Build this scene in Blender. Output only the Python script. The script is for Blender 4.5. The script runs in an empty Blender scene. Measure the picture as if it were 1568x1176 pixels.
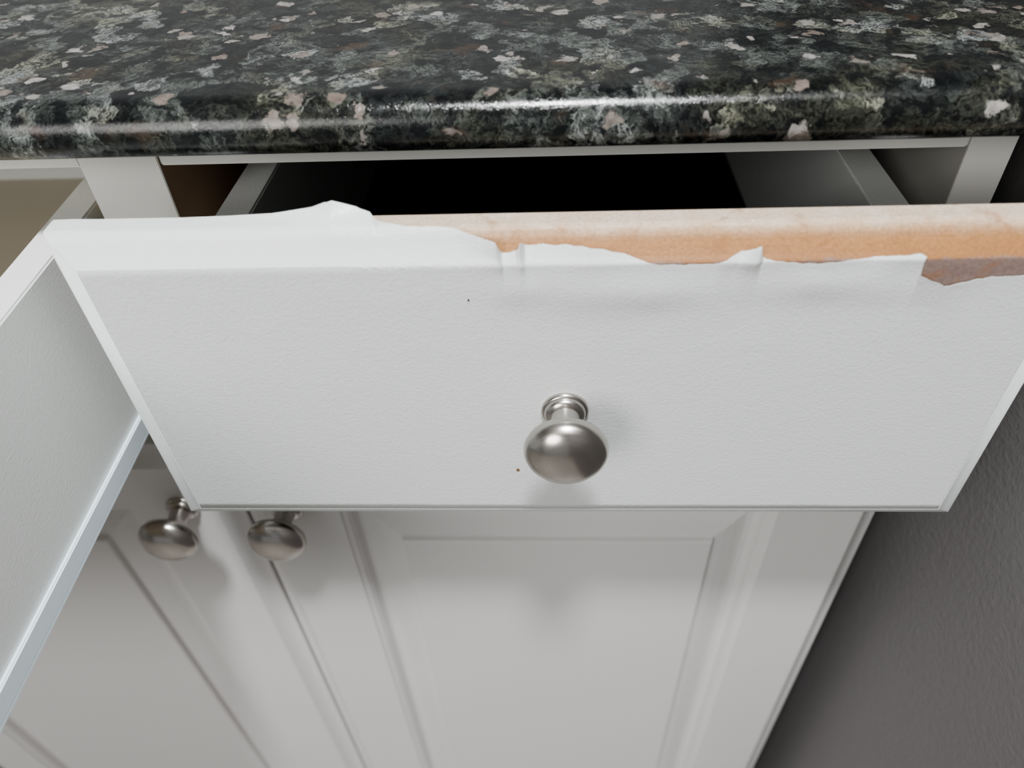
import bpy, bmesh, math, random
from mathutils import Matrix, Vector, noise
random.seed(4)
OY, OZ = -0.287, 1.012      # measured frame -> world (cabinet carcass front at y=0, floor z=0)
def W(x, y, z): return Vector((x, y+OY, z+OZ))

# ---------------------------------------------------------------- materials
def new_mat(name):
    m = bpy.data.materials.new(name); m.use_nodes = True
    nt = m.node_tree; b = nt.nodes['Principled BSDF']
    return m, nt, b
def N(nt, t, **kw):
    n = nt.nodes.new(t)
    for k, v in kw.items(): setattr(n, k, v)
    return n
def ramp(nt, fac, stops, interp='LINEAR'):
    r = N(nt, 'ShaderNodeValToRGB'); r.color_ramp.interpolation = interp
    e = r.color_ramp.elements
    while len(e) < len(stops): e.new(0.5)
    for i, (p, c) in enumerate(stops):
        e[i].position = p; e[i].color = (c[0], c[1], c[2], 1) if not isinstance(c, (int, float)) else (c, c, c, 1)
    nt.links.new(fac, r.inputs[0]); return r.outputs[0]
def mix(nt, fac, a, b, mode='MIX'):
    m = N(nt, 'ShaderNodeMix', data_type='RGBA', blend_type=mode)
    if isinstance(fac, (int, float)): m.inputs[0].default_value = fac
    else: nt.links.new(fac, m.inputs[0])
    for s, v in ((6, a), (7, b)):
        if isinstance(v, tuple): m.inputs[s].default_value = (*v, 1)
        else: nt.links.new(v, m.inputs[s])
    return m.outputs[2]
def noise_n(nt, vec, scale, detail=3, rough=0.5, dist=0.0):
    n = N(nt, 'ShaderNodeTexNoise'); n.inputs['Scale'].default_value = scale
    n.inputs['Detail'].default_value = detail; n.inputs['Roughness'].default_value = rough
    n.inputs['Distortion'].default_value = dist
    nt.links.new(vec, n.inputs['Vector']); return n.outputs['Fac']
def objvec(nt):
    return N(nt, 'ShaderNodeTexCoord').outputs['Object']
def bump(nt, b, h, strength, dist):
    bp = N(nt, 'ShaderNodeBump'); bp.inputs['Strength'].default_value = strength
    bp.inputs['Distance'].default_value = dist
    nt.links.new(h, bp.inputs['Height']); nt.links.new(bp.outputs[0], b.inputs['Normal'])

def paint(name, col, rough=0.45, bs=0.35, scale=650, bd=0.0003, spec=0.4, var=0.03):
    m, nt, b = new_mat(name); v = objvec(nt)
    n = noise_n(nt, v, 9, 3)
    c2 = tuple(max(0, c*(1-var)) for c in col)
    nt.links.new(mix(nt, n, col, c2), b.inputs['Base Color'])
    b.inputs['Roughness'].default_value = rough
    b.inputs['Specular IOR Level'].default_value = spec
    if bs: bump(nt, b, noise_n(nt, v, scale, 2, 0.6), bs, bd)
    return m
M_foil = paint('white_vinyl_foil', (0.735, 0.765, 0.755), 0.36, 0.60, 850, 0.0003)
M_door = paint('white_door_foil', (0.76, 0.75, 0.74), 0.38, 0.12)
M_edge = paint('white_edge_band', (0.78, 0.78, 0.74), 0.5, 0.15)
M_box = paint('white_drawer_melamine', (0.80, 0.82, 0.80), 0.5, 0.4, 800)
M_beige = paint('cabinet_interior_beige', (0.62, 0.56, 0.46), 0.6, 0.2)
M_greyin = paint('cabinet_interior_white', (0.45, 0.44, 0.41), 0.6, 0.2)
M_brown = paint('raw_board_brown', (0.44, 0.30, 0.20), 0.8, 0.4, 900)
M_black = paint('black_drawer_inside', (0.006, 0.008, 0.013), 0.6, 0.2)  # near-black base colour for the drawer's bottom and back
M_rail = paint('slide_white_epoxy', (0.84, 0.94, 1.0), 0.22, 0.0, 650, .0003, 0.6)
M_wall = paint('grey_wall_paint', (0.195, 0.188, 0.190), 0.5, 0.5, 260, 0.0006)
M_wall2 = paint('light_wall_paint', (0.30, 0.30, 0.30), 0.7, 0.2, 300)
M_ceil = paint('ceiling_paint', (0.8, 0.8, 0.78), 0.8, 0.1, 200)
M_speck = paint('dirt_speck', (0.03, 0.02, 0.015), 0.8, 0)
M_speckb = paint('brown_speck', (0.22, 0.13, 0.07), 0.8, 0)

def mat_floor():
    m, nt, b = new_mat('floor_tile'); v = objvec(nt)
    br = N(nt, 'ShaderNodeTexBrick'); br.offset = 0
    br.inputs['Scale'].default_value = 1.0; br.inputs['Brick Width'].default_value = 0.4
    br.inputs['Row Height'].default_value = 0.4; br.inputs['Mortar Size'].default_value = 0.004
    br.inputs['Color1'].default_value = (0.35, 0.33, 0.31, 1); br.inputs['Color2'].default_value = (0.30, 0.29, 0.27, 1)
    br.inputs['Mortar'].default_value = (0.12, 0.12, 0.12, 1)
    nt.links.new(v, br.inputs['Vector']); nt.links.new(br.outputs[0], b.inputs['Base Color'])
    b.inputs['Roughness'].default_value = 0.4
    return m
M_floor = mat_floor()

def mat_mdf():
    m, nt, b = new_mat('exposed_mdf'); v = objvec(nt)
    sx = N(nt, 'ShaderNodeSeparateXYZ'); nt.links.new(v, sx.inputs[0])
    # top lip is paler (glue + paper), cove raw tan board, face pink-brown board
    mr = N(nt, 'ShaderNodeMapRange'); mr.inputs[1].default_value = -0.150+OZ; mr.inputs[2].default_value = -0.133+OZ
    nn = noise_n(nt, v, 120, 4, 0.6)
    ad = N(nt, 'ShaderNodeMath', operation='MULTIPLY_ADD'); nt.links.new(nn, ad.inputs[0]); ad.inputs[1].default_value = 0.004
    sub = N(nt, 'ShaderNodeMath', operation='SUBTRACT'); nt.links.new(sx.outputs[2], sub.inputs[0]); sub.inputs[1].default_value = 0.002
    nt.links.new(sub.outputs[0], ad.inputs[2]); nt.links.new(ad.outputs[0], mr.inputs[0])
    base = ramp(nt, mr.outputs[0], [(0.0, (0.28, 0.205, 0.18)), (0.27, (0.31, 0.225, 0.195)), (0.33, (0.38, 0.18, 0.065)),
                                    (0.62, (0.45, 0.225, 0.090)), (0.78, (0.53, 0.33, 0.19)), (0.88, (0.65, 0.51, 0.38)), (1.0, (0.72, 0.64, 0.55))])
    sm = noise_n(nt, v, 900, 4, 0.7)
    c = mix(nt, 0.5, base, ramp(nt, sm, [(0.3, 0.40), (0.6, 1.0)]), 'MULTIPLY')
    bl = noise_n(nt, v, 70, 5, 0.65, 0.5)
    c = mix(nt, ramp(nt, bl, [(0.54, 0.0), (0.64, 0.5)]), c, (0.32, 0.14, 0.05))
    nt.links.new(c, b.inputs['Base Color']); b.inputs['Roughness'].default_value = 0.5
    bump(nt, b, sm, 0.5, 0.0003)
    return m
M_mdf = mat_mdf()

def mat_nickel():
    m, nt, b = new_mat('brushed_nickel'); v = objvec(nt)
    b.inputs['Metallic'].default_value = 1.0
    b.inputs['Base Color'].default_value = (0.52, 0.49, 0.46, 1)
    mp = N(nt, 'ShaderNodeMapping'); mp.inputs['Scale'].default_value = (60, 900, 60); nt.links.new(v, mp.inputs[0])
    n = noise_n(nt, mp.outputs[0], 1.0, 3)
    nt.links.new(ramp(nt, n, [(0.2, 0.20), (0.8, 0.30)]), b.inputs['Roughness'])
    return m
M_nickel = mat_nickel()

def mat_granite():
    m, nt, b = new_mat('dark_labradorite_granite'); v = objvec(nt)
    wn = N(nt, 'ShaderNodeTexNoise'); wn.inputs['Scale'].default_value = 100; wn.inputs['Detail'].default_value = 5; wn.inputs['Roughness'].default_value = 0.65
    nt.links.new(v, wn.inputs['Vector'])
    ws = N(nt, 'ShaderNodeVectorMath', operation='MULTIPLY_ADD')
    nt.links.new(wn.outputs['Color'], ws.inputs[0]); ws.inputs[1].default_value = (0.016,)*3; nt.links.new(v, ws.inputs[2])
    vw = ws.outputs[0]
    vo = N(nt, 'ShaderNodeTexVoronoi'); vo.inputs['Scale'].default_value = 72; nt.links.new(vw, vo.inputs['Vector'])
    sc = N(nt, 'ShaderNodeSeparateColor'); nt.links.new(vo.outputs['Color'], sc.inputs[0])
    ang = N(nt, 'ShaderNodeMath', operation='MULTIPLY'); nt.links.new(sc.outputs[0], ang.inputs[0]); ang.inputs[1].default_value = 6.28
    vr = N(nt, 'ShaderNodeVectorRotate'); vr.rotation_type = 'Z_AXIS'
    nt.links.new(vw, vr.inputs['Vector']); nt.links.new(ang.outputs[0], vr.inputs['Angle'])
    mp = N(nt, 'ShaderNodeMapping'); mp.inputs['Scale'].default_value = (150, 950, 500); nt.links.new(vr.outputs[0], mp.inputs[0])
    streak = noise_n(nt, mp.outputs[0], 1.0, 3, 0.55, 0.3)
    st = ramp(nt, streak, [(0.40, 0.0), (0.64, 1.0)])
    cb = ramp(nt, sc.outputs[1], [(0.3, (0.005, 0.006, 0.006)), (0.6, (0.012, 0.014, 0.013)), (1.0, (0.034, 0.039, 0.036))])
    cl = ramp(nt, sc.outputs[1], [(0.05, (0.022, 0.026, 0.026)), (0.45, (0.065, 0.074, 0.068)), (0.8, (0.135, 0.147, 0.136)), (1.0, (0.33, 0.35, 0.34))])
    c = mix(nt, st, cb, cl)
    ol = noise_n(nt, v, 26, 3, 0.6)
    c = mix(nt, ramp(nt, ol, [(0.48, 0.0), (0.60, 0.55)]), c, (1.0, 0.90, 0.62), 'MULTIPLY')
    br = noise_n(nt, vw, 50, 2, 0.5)
    c = mix(nt, ramp(nt, br, [(0.62, 0.0), (0.70, 0.5)]), c, (0.065, 0.036, 0.022))
    bk = noise_n(nt, vw, 120, 3, 0.55)
    c = mix(nt, ramp(nt, bk, [(0.48, 0.0), (0.61, 0.88)]), c, (0.004, 0.005, 0.006))
    v2 = N(nt, 'ShaderNodeTexVoronoi'); v2.inputs['Scale'].default_value = 122; nt.links.new(vw, v2.inputs['Vector'])
    s2 = N(nt, 'ShaderNodeSeparateColor'); nt.links.new(v2.outputs['Color'], s2.inputs[0])
    clus = noise_n(nt, v, 34, 2, 0.5)
    pick = N(nt, 'ShaderNodeMath', operation='MULTIPLY'); nt.links.new(s2.outputs[0], pick.inputs[0]); nt.links.new(ramp(nt, clus, [(0.40, 0.6), (0.60, 1.0)]), pick.inputs[1])
    pk = ramp(nt, pick.outputs[0], [(0.685, 0.0), (0.70, 1.0)])
    dd = ramp(nt, v2.outputs['Distance'], [(0.38, 1.0), (0.50, 0.0)])
    mk = N(nt, 'ShaderNodeMath', operation='MULTIPLY'); nt.links.new(pk, mk.inputs[0]); nt.links.new(dd, mk.inputs[1])
    fl = ramp(nt, s2.outputs[1], [(0.0, (0.18, 0.145, 0.125)), (0.5, (0.25, 0.23, 0.21)), (1.0, (0.38, 0.365, 0.345))])
    fl = mix(nt, 0.6, fl, ramp(nt, noise_n(nt, v, 450, 3), [(0.3, 0.35), (0.65, 1.0)]), 'MULTIPLY')
    c = mix(nt, mk.outputs[0], c, fl)
    nt.links.new(c, b.inputs['Base Color'])
    nt.links.new(ramp(nt, streak, [(0.35, 0.10), (0.7, 0.20)]), b.inputs['Roughness'])
    b.inputs['Specular IOR Level'].default_value = 0.42
    bump(nt, b, streak, 0.25, 0.0004)
    return m
M_granite = mat_granite()

# ---------------------------------------------------------------- geometry helpers
def link(me, name, mats, parent=None, smooth=False):
    o = bpy.data.objects.new(name, me); bpy.context.scene.collection.objects.link(o)
    for mm in mats: me.materials.append(mm)
    if smooth:
        for p in me.polygons: p.use_smooth = True
    if parent: o.parent = parent
    return o
def empty(name):
    e = bpy.data.objects.new(name, None); e.empty_display_size = 0.05
    bpy.context.scene.collection.objects.link(e); return e
def box(name, x0, x1, y0, y1, z0, z1, mat, parent=None, bev=0.0008):
    """measured-frame coordinates"""
    bm = bmesh.new(); bmesh.ops.create_cube(bm, size=1)
    for v in bm.verts:
        v.co = W(x0+(v.co.x+.5)*(x1-x0), y0+(v.co.y+.5)*(y1-y0), z0+(v.co.z+.5)*(z1-z0))
    if bev: bmesh.ops.bevel(bm, geom=bm.edges[:], offset=bev, segments=2, affect='EDGES')
    bmesh.ops.recalc_face_normals(bm, faces=bm.faces)
    me = bpy.data.meshes.new(name); bm.to_mesh(me); bm.free()
    return link(me, name, [mat], parent)

def rect_loops(name, xl, xr, zb, zt, loops, mat, parent=None):
    """loops: (inset_x, inset_top, inset_bottom, Y). closed front and back."""
    bm = bmesh.new(); R = []
    for ix, it, ib, y in loops:
        R.append([bm.verts.new(W(*p)) for p in ((xl+ix, y, zt-it), (xr-ix, y, zt-it), (xr-ix, y, zb+ib), (xl+ix, y, zb+ib))])
    for a, b_ in zip(R, R[1:]):
        for k in range(4):
            bm.faces.new((a[k], a[(k+1) % 4], b_[(k+1) % 4], b_[k]))
    bm.faces.new(R[-1]); bm.faces.new(R[0])
    bmesh.ops.recalc_face_normals(bm, faces=bm.faces)
    me = bpy.data.meshes.new(name); bm.to_mesh(me); bm.free()
    return link(me, name, [mat], parent)

# ---------------------------------------------------------------- room shell
XR = 0.214
def shell(name, x0, x1, y0, y1, z0, z1, mat):
    return box(name, x0, x1, y0-OY, y1-OY, z0-OZ, z1-OZ, mat, None, 0)
shell('floor', -2.2, XR+0.1, -2.6, 0.75, -0.05, 0.0, M_floor)
shell('wall_right', XR, XR+0.1, -2.6, 0.65, 0.0, 2.45, M_wall)
shell('ambient_blocker_left', -2.3, -2.2, -2.6, 0.75, 0.0, 2.45, M_wall2)  # unseen panel added to cut ambient light coming from the left
shell('wall_back', -2.2, XR, 0.65, 0.75, 0.0, 2.45, M_wall2)
shell('ceiling', -2.3, XR+0.1, -2.6, 0.75, 2.45, 2.5, M_ceil)

# ---------------------------------------------------------------- countertop (rounded profile, extruded in x)
def countertop():
    zt, zb, yf = -0.1012, -0.1208, 0.2549
    r = 0.0120; prof = []
    yb = 0.287+0.648
    prof.append((yb, zb)); prof.append((yf+0.004, zb))
    for i in range(1, 6):
        a = i/5*math.pi/2; prof.append((yf+0.004-0.004*math.sin(a), zb+0.006*(1-math.cos(a))))
    for i in range(0, 15):
        a = i/14*math.pi/2; prof.append((yf+r-r*math.cos(a), zt-r+r*math.sin(a)))
    prof.append((yb, zt))
    bm = bmesh.new(); L = [bm.verts.new(W(-1.25, y, z)) for y, z in prof]; Rr = [bm.verts.new(W(XR-0.001, y, z)) for y, z in prof]
    n = len(prof)
    for i in range(n): bm.faces.new((L[i], L[(i+1) % n], Rr[(i+1) % n], Rr[i]))
    bm.faces.new(L); bm.faces.new(Rr[::-1]); bmesh.ops.recalc_face_normals(bm, faces=bm.faces)
    me = bpy.data.meshes.new('granite_countertop'); bm.to_mesh(me); bm.free()
    o = link(me, 'granite_countertop', [M_granite])
    for p in me.polygons: p.use_smooth = abs(p.normal.x) < 0.5
    me.set_sharp_from_angle(angle=math.radians(35))
countertop()

# ---------------------------------------------------------------- base cabinet carcass
cab = empty('base_cabinet')
ZB, ZT, YF, YE = 0.10-OZ, -0.1212, 0.287, 0.287+0.56
def panel(name, x0, x1, matin=M_beige):
    box(name, x0, x1, YF+0.0012, YE, ZB, ZT, matin, cab, 0.0003)
    box(name+'_edge', x0, x1, YF, YF+0.0012, ZB, ZT, M_edge, cab, 0.0003)
panel('side_panel_right', 0.169, 0.187, M_greyin)
box('divider_brown', -0.1812, -0.164, YF+0.0012, YE, ZB, ZT, M_brown, cab, 0.0003)
box('divider_beige', -0.1985, -0.1812, YF+0.0012, YE, ZB, ZT, M_beige, cab, 0.0003)
box('divider_edge', -0.1985, -0.164, YF, YF+0.0012, ZB, ZT, M_edge, cab, 0.0003)
panel('side_panel_left', -0.575, -0.557)
for nm, a, b_ in (('right', -0.164, 0.169), ('left', -0.557, -0.1985)):
    box('top_rail_'+nm, a, b_, YF+0.001, YF+0.08, -0.139, ZT, M_edge, cab)
    box('cross_rail_'+nm, a, b_, YF+0.001, YF+0.018, -0.305, -0.288, M_edge, cab)
    box('bottom_'+nm, a, b_, YF+0.002, YE, ZB, ZB+0.018, M_beige, cab)
    box('back_'+nm, a, b_, YE-0.006, YE, ZB+0.018, ZT, M_beige, cab)
box('toe_kick', -0.575, 0.187, YF+0.05, YF+0.065, -OZ, ZB, M_door, cab)

# ---------------------------------------------------------------- doors
def door(name, xl, xr):
    y0 = 0.286; yr = 0.2745; yf = 0.2665
    L = [(0, 0, 0, y0), (0, 0, 0, yr+0.001), (0.0006, .0006, .0006, yr)]
    for i in range(1, 6):
        t = i/6; L.append((0.0115*t, 0.0115*t, 0.0115*t, yr-(yr-yf)*(0.12*t+0.80*t*t)))
    L.append((0.0122, .0122, .0122, yf+0.0002)); L.append((0.013, .013, .013, yf))
    def ad(s, d):
        top = s-0.012
        L.append((s, top, s, yf+d))
    ad(0.0600, 0); ad(0.0604, .0008); ad(0.0612, .0014); ad(0.0632, .0022); ad(0.0652, .0044); ad(0.0664, .0072); ad(0.0676, .0088); ad(0.0700, .0095); ad(0.0735, .0095)
    ad(0.0760, .0086); ad(0.0800, .0068); ad(0.0860, .0050); ad(0.0915, .0040); ad(0.0928, .0038); ad(0.0934, .0008); ad(0.0944, 0)
    return rect_loops(name, xl, xr, 0.112-OZ, -0.298, L, M_door)
door('cabinet_door', -0.1850, 0.192)
door('cabinet_door', -0.566, -0.1870)

# ---------------------------------------------------------------- knob
def knob(yb, x, z, name='cabinet_knob'):
    P = [(0.0, 0.0), (0.0096, 0.0), (0.0098, 0.0012), (0.0092, 0.0022), (0.0086, 0.0024), (0.0084, 0.0036), (0.0076, 0.0046), (0.0060, 0.0054),
         (0.0056, 0.0075), (0.0054, 0.0105), (0.0057, 0.0135), (0.0068, 0.0160), (0.0100, 0.0176), (0.0138, 0.0188), (0.0159, 0.0204),
         (0.0167, 0.0224), (0.0165, 0.0243), (0.0155, 0.0264), (0.0134, 0.0286), (0.0104, 0.0304), (0.0068, 0.0316), (0.003, 0.0321), (0, 0.0322)]
    bm = bmesh.new(); vs = [bm.verts.new((r, 0, -h)) for r, h in P]   # revolve about Z, then rotate to -Y
    es = [bm.edges.new((a, b_)) for a, b_ in zip(vs, vs[1:])]
    bmesh.ops.spin(bm, geom=vs+es, cent=(0, 0, 0), axis=(0, 0, 1), angle=2*math.pi, steps=64)
    bmesh.ops.remove_doubles(bm, verts=bm.verts, dist=1e-6)
    bmesh.ops.rotate(bm, verts=bm.verts, cent=(0, 0, 0), matrix=Matrix.Rotation(math.radians(-90), 3, 'X'))
    bmesh.ops.recalc_face_normals(bm, faces=bm.faces)
    s = sum(v.co.y for v in bm.verts)
    if s > 0:
        bmesh.ops.rotate(bm, verts=bm.verts, cent=(0, 0, 0), matrix=Matrix.Rotation(math.radians(180), 3, 'X'))
    me = bpy.data.meshes.new(name); bm.to_mesh(me); bm.free()
    o = link(me, name, [M_nickel], None, True); me.set_sharp_from_angle(angle=math.radians(50))
    o.location = W(x, yb, z)
    return o
knob(0.2170, 0.0065, -0.2155)
knob(0.2665, -0.1555, -0.345)
knob(0.2665, -0.2185, -0.345)

# ---------------------------------------------------------------- drawer with peeling foil
FX0, FX1, FZT, FZB = -0.1825, 0.1925, -0.1338, -0.2950
PR = [(.2360, .0008), (.2350, .0), (.2275, .0002), (.2262, .0007), (.2252, .0013), (.2240, .0017), (.2230, .0030), (.2218, .0050), (.2203, .0070), (.2188, .0088), (.2176, .0100), (.2171, .0106), (.2170, .0112)]
SX = 1.18
dr = empty('kitchen_drawer')
e = 0.0005
rect_loops('mdf_core', FX0+e, FX1-e, FZB+e, FZT-e, [(i*SX, i, i*SX, y+e*(1 if y < .23 else 0)) for y, i in PR], M_mdf, dr)
IXL = PR[-1][1]*SX
pts = [(y, FZT-i, i*SX) for y, i in PR] + [(.2170, FZB+IXL, IXL)]
S = [0]
for a, b_ in zip(pts, pts[1:]): S.append(S[-1]+math.hypot(a[0]-b_[0], a[1]-b_[1]))
def prof(s):
    for k in range(len(S)-1):
        if s <= S[k+1] or k == len(S)-2:
            t = (s-S[k])/(S[k+1]-S[k]); a, b_ = pts[k], pts[k+1]
            return tuple(a[q]+(b_[q]-a[q])*t for q in range(3))
# torn edge of the foil: (x along the drawer, distance over the moulding from its back top edge), metres
TEAR = [(-0.1833, 0), (-0.0755, 0), (-0.0689, 0.0008), (-0.0633, 0.003), (-0.0620, 0.0052), (-0.0538, 0.0092), (-0.0455, 0.0107), (-0.0363, 0.0111), (-0.0282, 0.0143), (-0.0191, 0.0173),
        (-0.0170, 0.0196), (-0.0111, 0.0190), (-0.0095, 0.0171), (0.0025, 0.0173), (0.0138, 0.0183), (0.0273, 0.0204), (0.0363, 0.0235), (0.0408, 0.0247), (0.0609, 0.0248),
        (0.0653, 0.023), (0.0692, 0.0202), (0.0752, 0.0192), (0.0768, 0.0214), (0.0796, 0.0233), (0.0874, 0.0243), (0.1007, 0.0251), (0.1178, 0.023), (0.1340, 0.0222),
        (0.1364, 0.0228), (0.1372, 0.030), (0.141, 0.032), (0.1479, 0.0351), (0.1559, 0.0335), (0.164, 0.0318), (0.193, 0.031)]
# how far the loose edge stands off the board
LIFT = [(-0.1249, 0), (-0.100, .0014), (-0.085, .0042), (-0.0770, .0074), (-0.0730, .0060), (-0.0660, .0032), (-0.0625, .0022), (-0.0600, .0004), (-0.0530, .0008), (-0.0363, .0018), (-0.0225, .0036), (-0.0185, .0046), (-0.0172, .0004),
        (-0.012, .0016), (-0.0102, .0044), (-0.0085, .0006), (0.0138, .0018), (0.0273, .0010), (0.0408, .0002), (0.0609, .0003), (0.0695, .0020), (0.0752, .0050), (0.0785, .0004),
        (0.103, .0007), (0.1178, .0002), (0.1372, .0012), (0.164, .0003)]
def interp(T, x):
    if x <= T[0][0]: return T[0][1]
    for (a, va), (b_, vb) in zip(T, T[1:]):
        if x <= b_: return va+(vb-va)*(x-a)/max(1e-9, b_-a)
    return T[-1][1]
def foil():
    bm = bmesh.new(); NC, NR = 1000, 84
    xl, xr = FX0, FX1
    grid = []
    for ci in range(NC+1):
        c = ci/NC; xa = xl+(xr-xl)*c
        s0 = interp(TEAR, xa)
        if s0 > 0.0002:
            s0 += 0.0005*noise.noise(Vector((xa*230, 0, 0)))+0.0002*noise.noise(Vector((xa*1300, 3, 0)))
        s0 = max(0, s0); lf = interp(LIFT, xa); col = []
        for j in range(NR+1):
            s = s0+(S[-1]-s0)*(j/NR)**2.2
            y, z, ix = prof(s); x = xl+ix+(xr-xl-2*ix)*c
            k = lf*math.exp(-((s-s0)/0.0055)**1.2)
            k += 0.0003*max(0, noise.noise(Vector((x*60, s*90, 5))))*math.exp(-(s-s0)/0.03)
            for bx, bs_, wx, ws, am in ((0.030, 0.036, 0.030, 0.008, .0012), (0.098, 0.034, 0.022, 0.007, .0010), (-0.01, 0.034, 0.012, 0.006, .0006)):
                k += am*math.exp(-((x-bx)/wx)**2-((s-bs_)/ws)**2)
            w = min(1, max(0, (s-0.012)/0.014))
            nrm = Vector((0, -w*0.9-.25, (1-w)*0.9+0.05)).normalized()
            edge = min(1, (S[-1]-s)/0.01)
            col.append(bm.verts.new(W(x, y, z)+nrm*k*edge))
        grid.append(col)
    def face(vs, toward):
        f = bm.faces.new(vs); f.normal_update()
        if f.normal.dot(Vector(toward)) < 0: f.normal_flip()
    up = (0, -1, 0.6)
    for ci in range(NC):
        for j in range(NR):
            face((grid[ci][j], grid[ci+1][j], grid[ci+1][j+1], grid[ci][j+1]), up)
    ends = []
    for y, i in PR:
        ix = i*SX
        ends.append([bm.verts.new(W(*p)) for p in ((xl+ix, y, FZT-i), (xl+ix, y, FZB+ix), (xr-ix, y, FZB+ix), (xr-ix, y, FZT-i))])
    dirs = ((-1, -.5, 0), (0, -.5, -1), (1, -.5, 0))
    for a, b_ in zip(ends, ends[1:]):
        for k in range(3): face((a[k], a[k+1], b_[k+1], b_[k]), dirs[k])
    me = bpy.data.meshes.new('vinyl_foil'); bm.to_mesh(me); bm.free()
    o = link(me, 'vinyl_foil', [M_foil], dr, True); me.set_sharp_from_angle(angle=math.radians(28))
    sm = o.modifiers.new('thickness', 'SOLIDIFY'); sm.thickness = 0.00028; sm.offset = -1
foil()
# drawer box
BX0, BX1 = -0.146, 0.151
box('box_side_left', BX0, BX0+0.016, 0.2365, 0.69, -0.265, -0.160, M_box, dr)
box('box_side_right', BX1-0.016, BX1, 0.2365, 0.69, -0.265, -0.160, M_box, dr)
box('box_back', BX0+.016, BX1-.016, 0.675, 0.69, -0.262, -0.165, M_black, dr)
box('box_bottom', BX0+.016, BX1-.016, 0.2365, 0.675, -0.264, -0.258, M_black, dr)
box('slide_left', BX0-0.012, BX0, 0.26, 0.66, -0.266, -0.252, M_rail, dr)
box('slide_right', BX1, BX1+0.012, 0.26, 0.66, -0.266, -0.252, M_rail, dr)
def speck(name, x, z, r, mat):
    bm = bmesh.new(); bmesh.ops.create_icosphere(bm, subdivisions=2, radius=1)
    for v in bm.verts: v.co = W(x+v.co.x*r*(1+.4*noise.noise(v.co)), .2169+v.co.y*0.0003, z+v.co.z*r*1.3)
    me = bpy.data.meshes.new(name); bm.to_mesh(me); bm.free(); link(me, name, [mat], dr, True)
speck('speck_dark', -0.0290, -0.1592, 0.0004, M_speck)
speck('speck_brown', -0.0142, -0.2535, 0.0008, M_speckb)

# ---------------------------------------------------------------- neighbouring drawer, pulled far out
d2 = empty('kitchen_drawer')
XA, XB = -0.547, -0.205
box('box_side_right', XB-0.016, XB, 0.05, 0.50, -0.260, -0.160, M_box, d2)
box('box_side_left', XA, XA+0.016, 0.05, 0.50, -0.260, -0.160, M_box, d2)
box('box_back', XA+.016, XB-.016, 0.485, 0.50, -0.256, -0.165, M_box, d2)
box('box_bottom', XA+.016, XB-.016, 0.05, 0.485, -0.256, -0.250, M_beige, d2)
box('slide_web', XB, XB+0.0022, 0.055, 0.50, -0.2625, -0.2525, M_rail, d2, 0.0006)
box('slide_flange', XB-0.012, XB+0.0022, 0.055, 0.50, -0.2640, -0.2620, M_rail, d2, 0.0004)
LY = -0.186
rect_loops('front', -0.5655, -0.1875, FZB, FZT, [(i*SX, i, i*SX, y+LY) for y, i in PR], M_foil, d2)
piv = W(-0.376, 0.287, -0.262)
d2.matrix_world = Matrix.Translation(piv) @ Matrix.Rotation(math.radians(2.5), 4, 'X') @ Matrix.Translation(-piv)

# ---------------------------------------------------------------- lights
def area(name, loc, size, power, col, tgt):
    l = bpy.data.lights.new(name, 'AREA'); l.shape = 'DISK'; l.size = size; l.energy = power; l.color = col
    o = bpy.data.objects.new(name, l); bpy.context.scene.collection.objects.link(o)
    o.location = loc; d = Vector(tgt)-Vector(loc); o.rotation_euler = d.to_track_quat('-Z', 'Y').to_euler()
area('ceiling_light', (0.04, -0.60, 2.40), 0.20, 40, (0.98, 0.99, 1.0), (0.04, -0.60, 0))
area('window_light', (-0.95, -1.7, 1.65), 1.0, 19, (1.0, 0.98, 0.95), (0.0, -0.05, 0.7))
w = bpy.data.worlds.new('room_ambient'); bpy.context.scene.world = w; w.use_nodes = True
w.node_tree.nodes['Background'].inputs[0].default_value = (0.93, 0.97, 1.0, 1)
w.node_tree.nodes['Background'].inputs[1].default_value = 0.30
bpy.context.scene.view_settings.look = 'AgX - Medium High Contrast'

# ---------------------------------------------------------------- camera
cd = bpy.data.cameras.new('camera'); cam = bpy.data.objects.new('camera', cd); bpy.context.scene.collection.objects.link(cam)
cd.sensor_width = 36; cd.lens = 1130/1568*36; cd.clip_start = 0.01
R = Matrix(((.99879, .00774, .04997), (.03139, .67979, -.73277), (-.03964, .73338, .67872)))
cam.matrix_world = Matrix.Translation((0, OY, OZ)) @ R.to_quaternion().normalized().to_matrix().to_4x4()
cd.dof.use_dof = True; cd.dof.focus_distance = 0.312; cd.dof.aperture_fstop = 6.3
bpy.context.scene.camera = cam
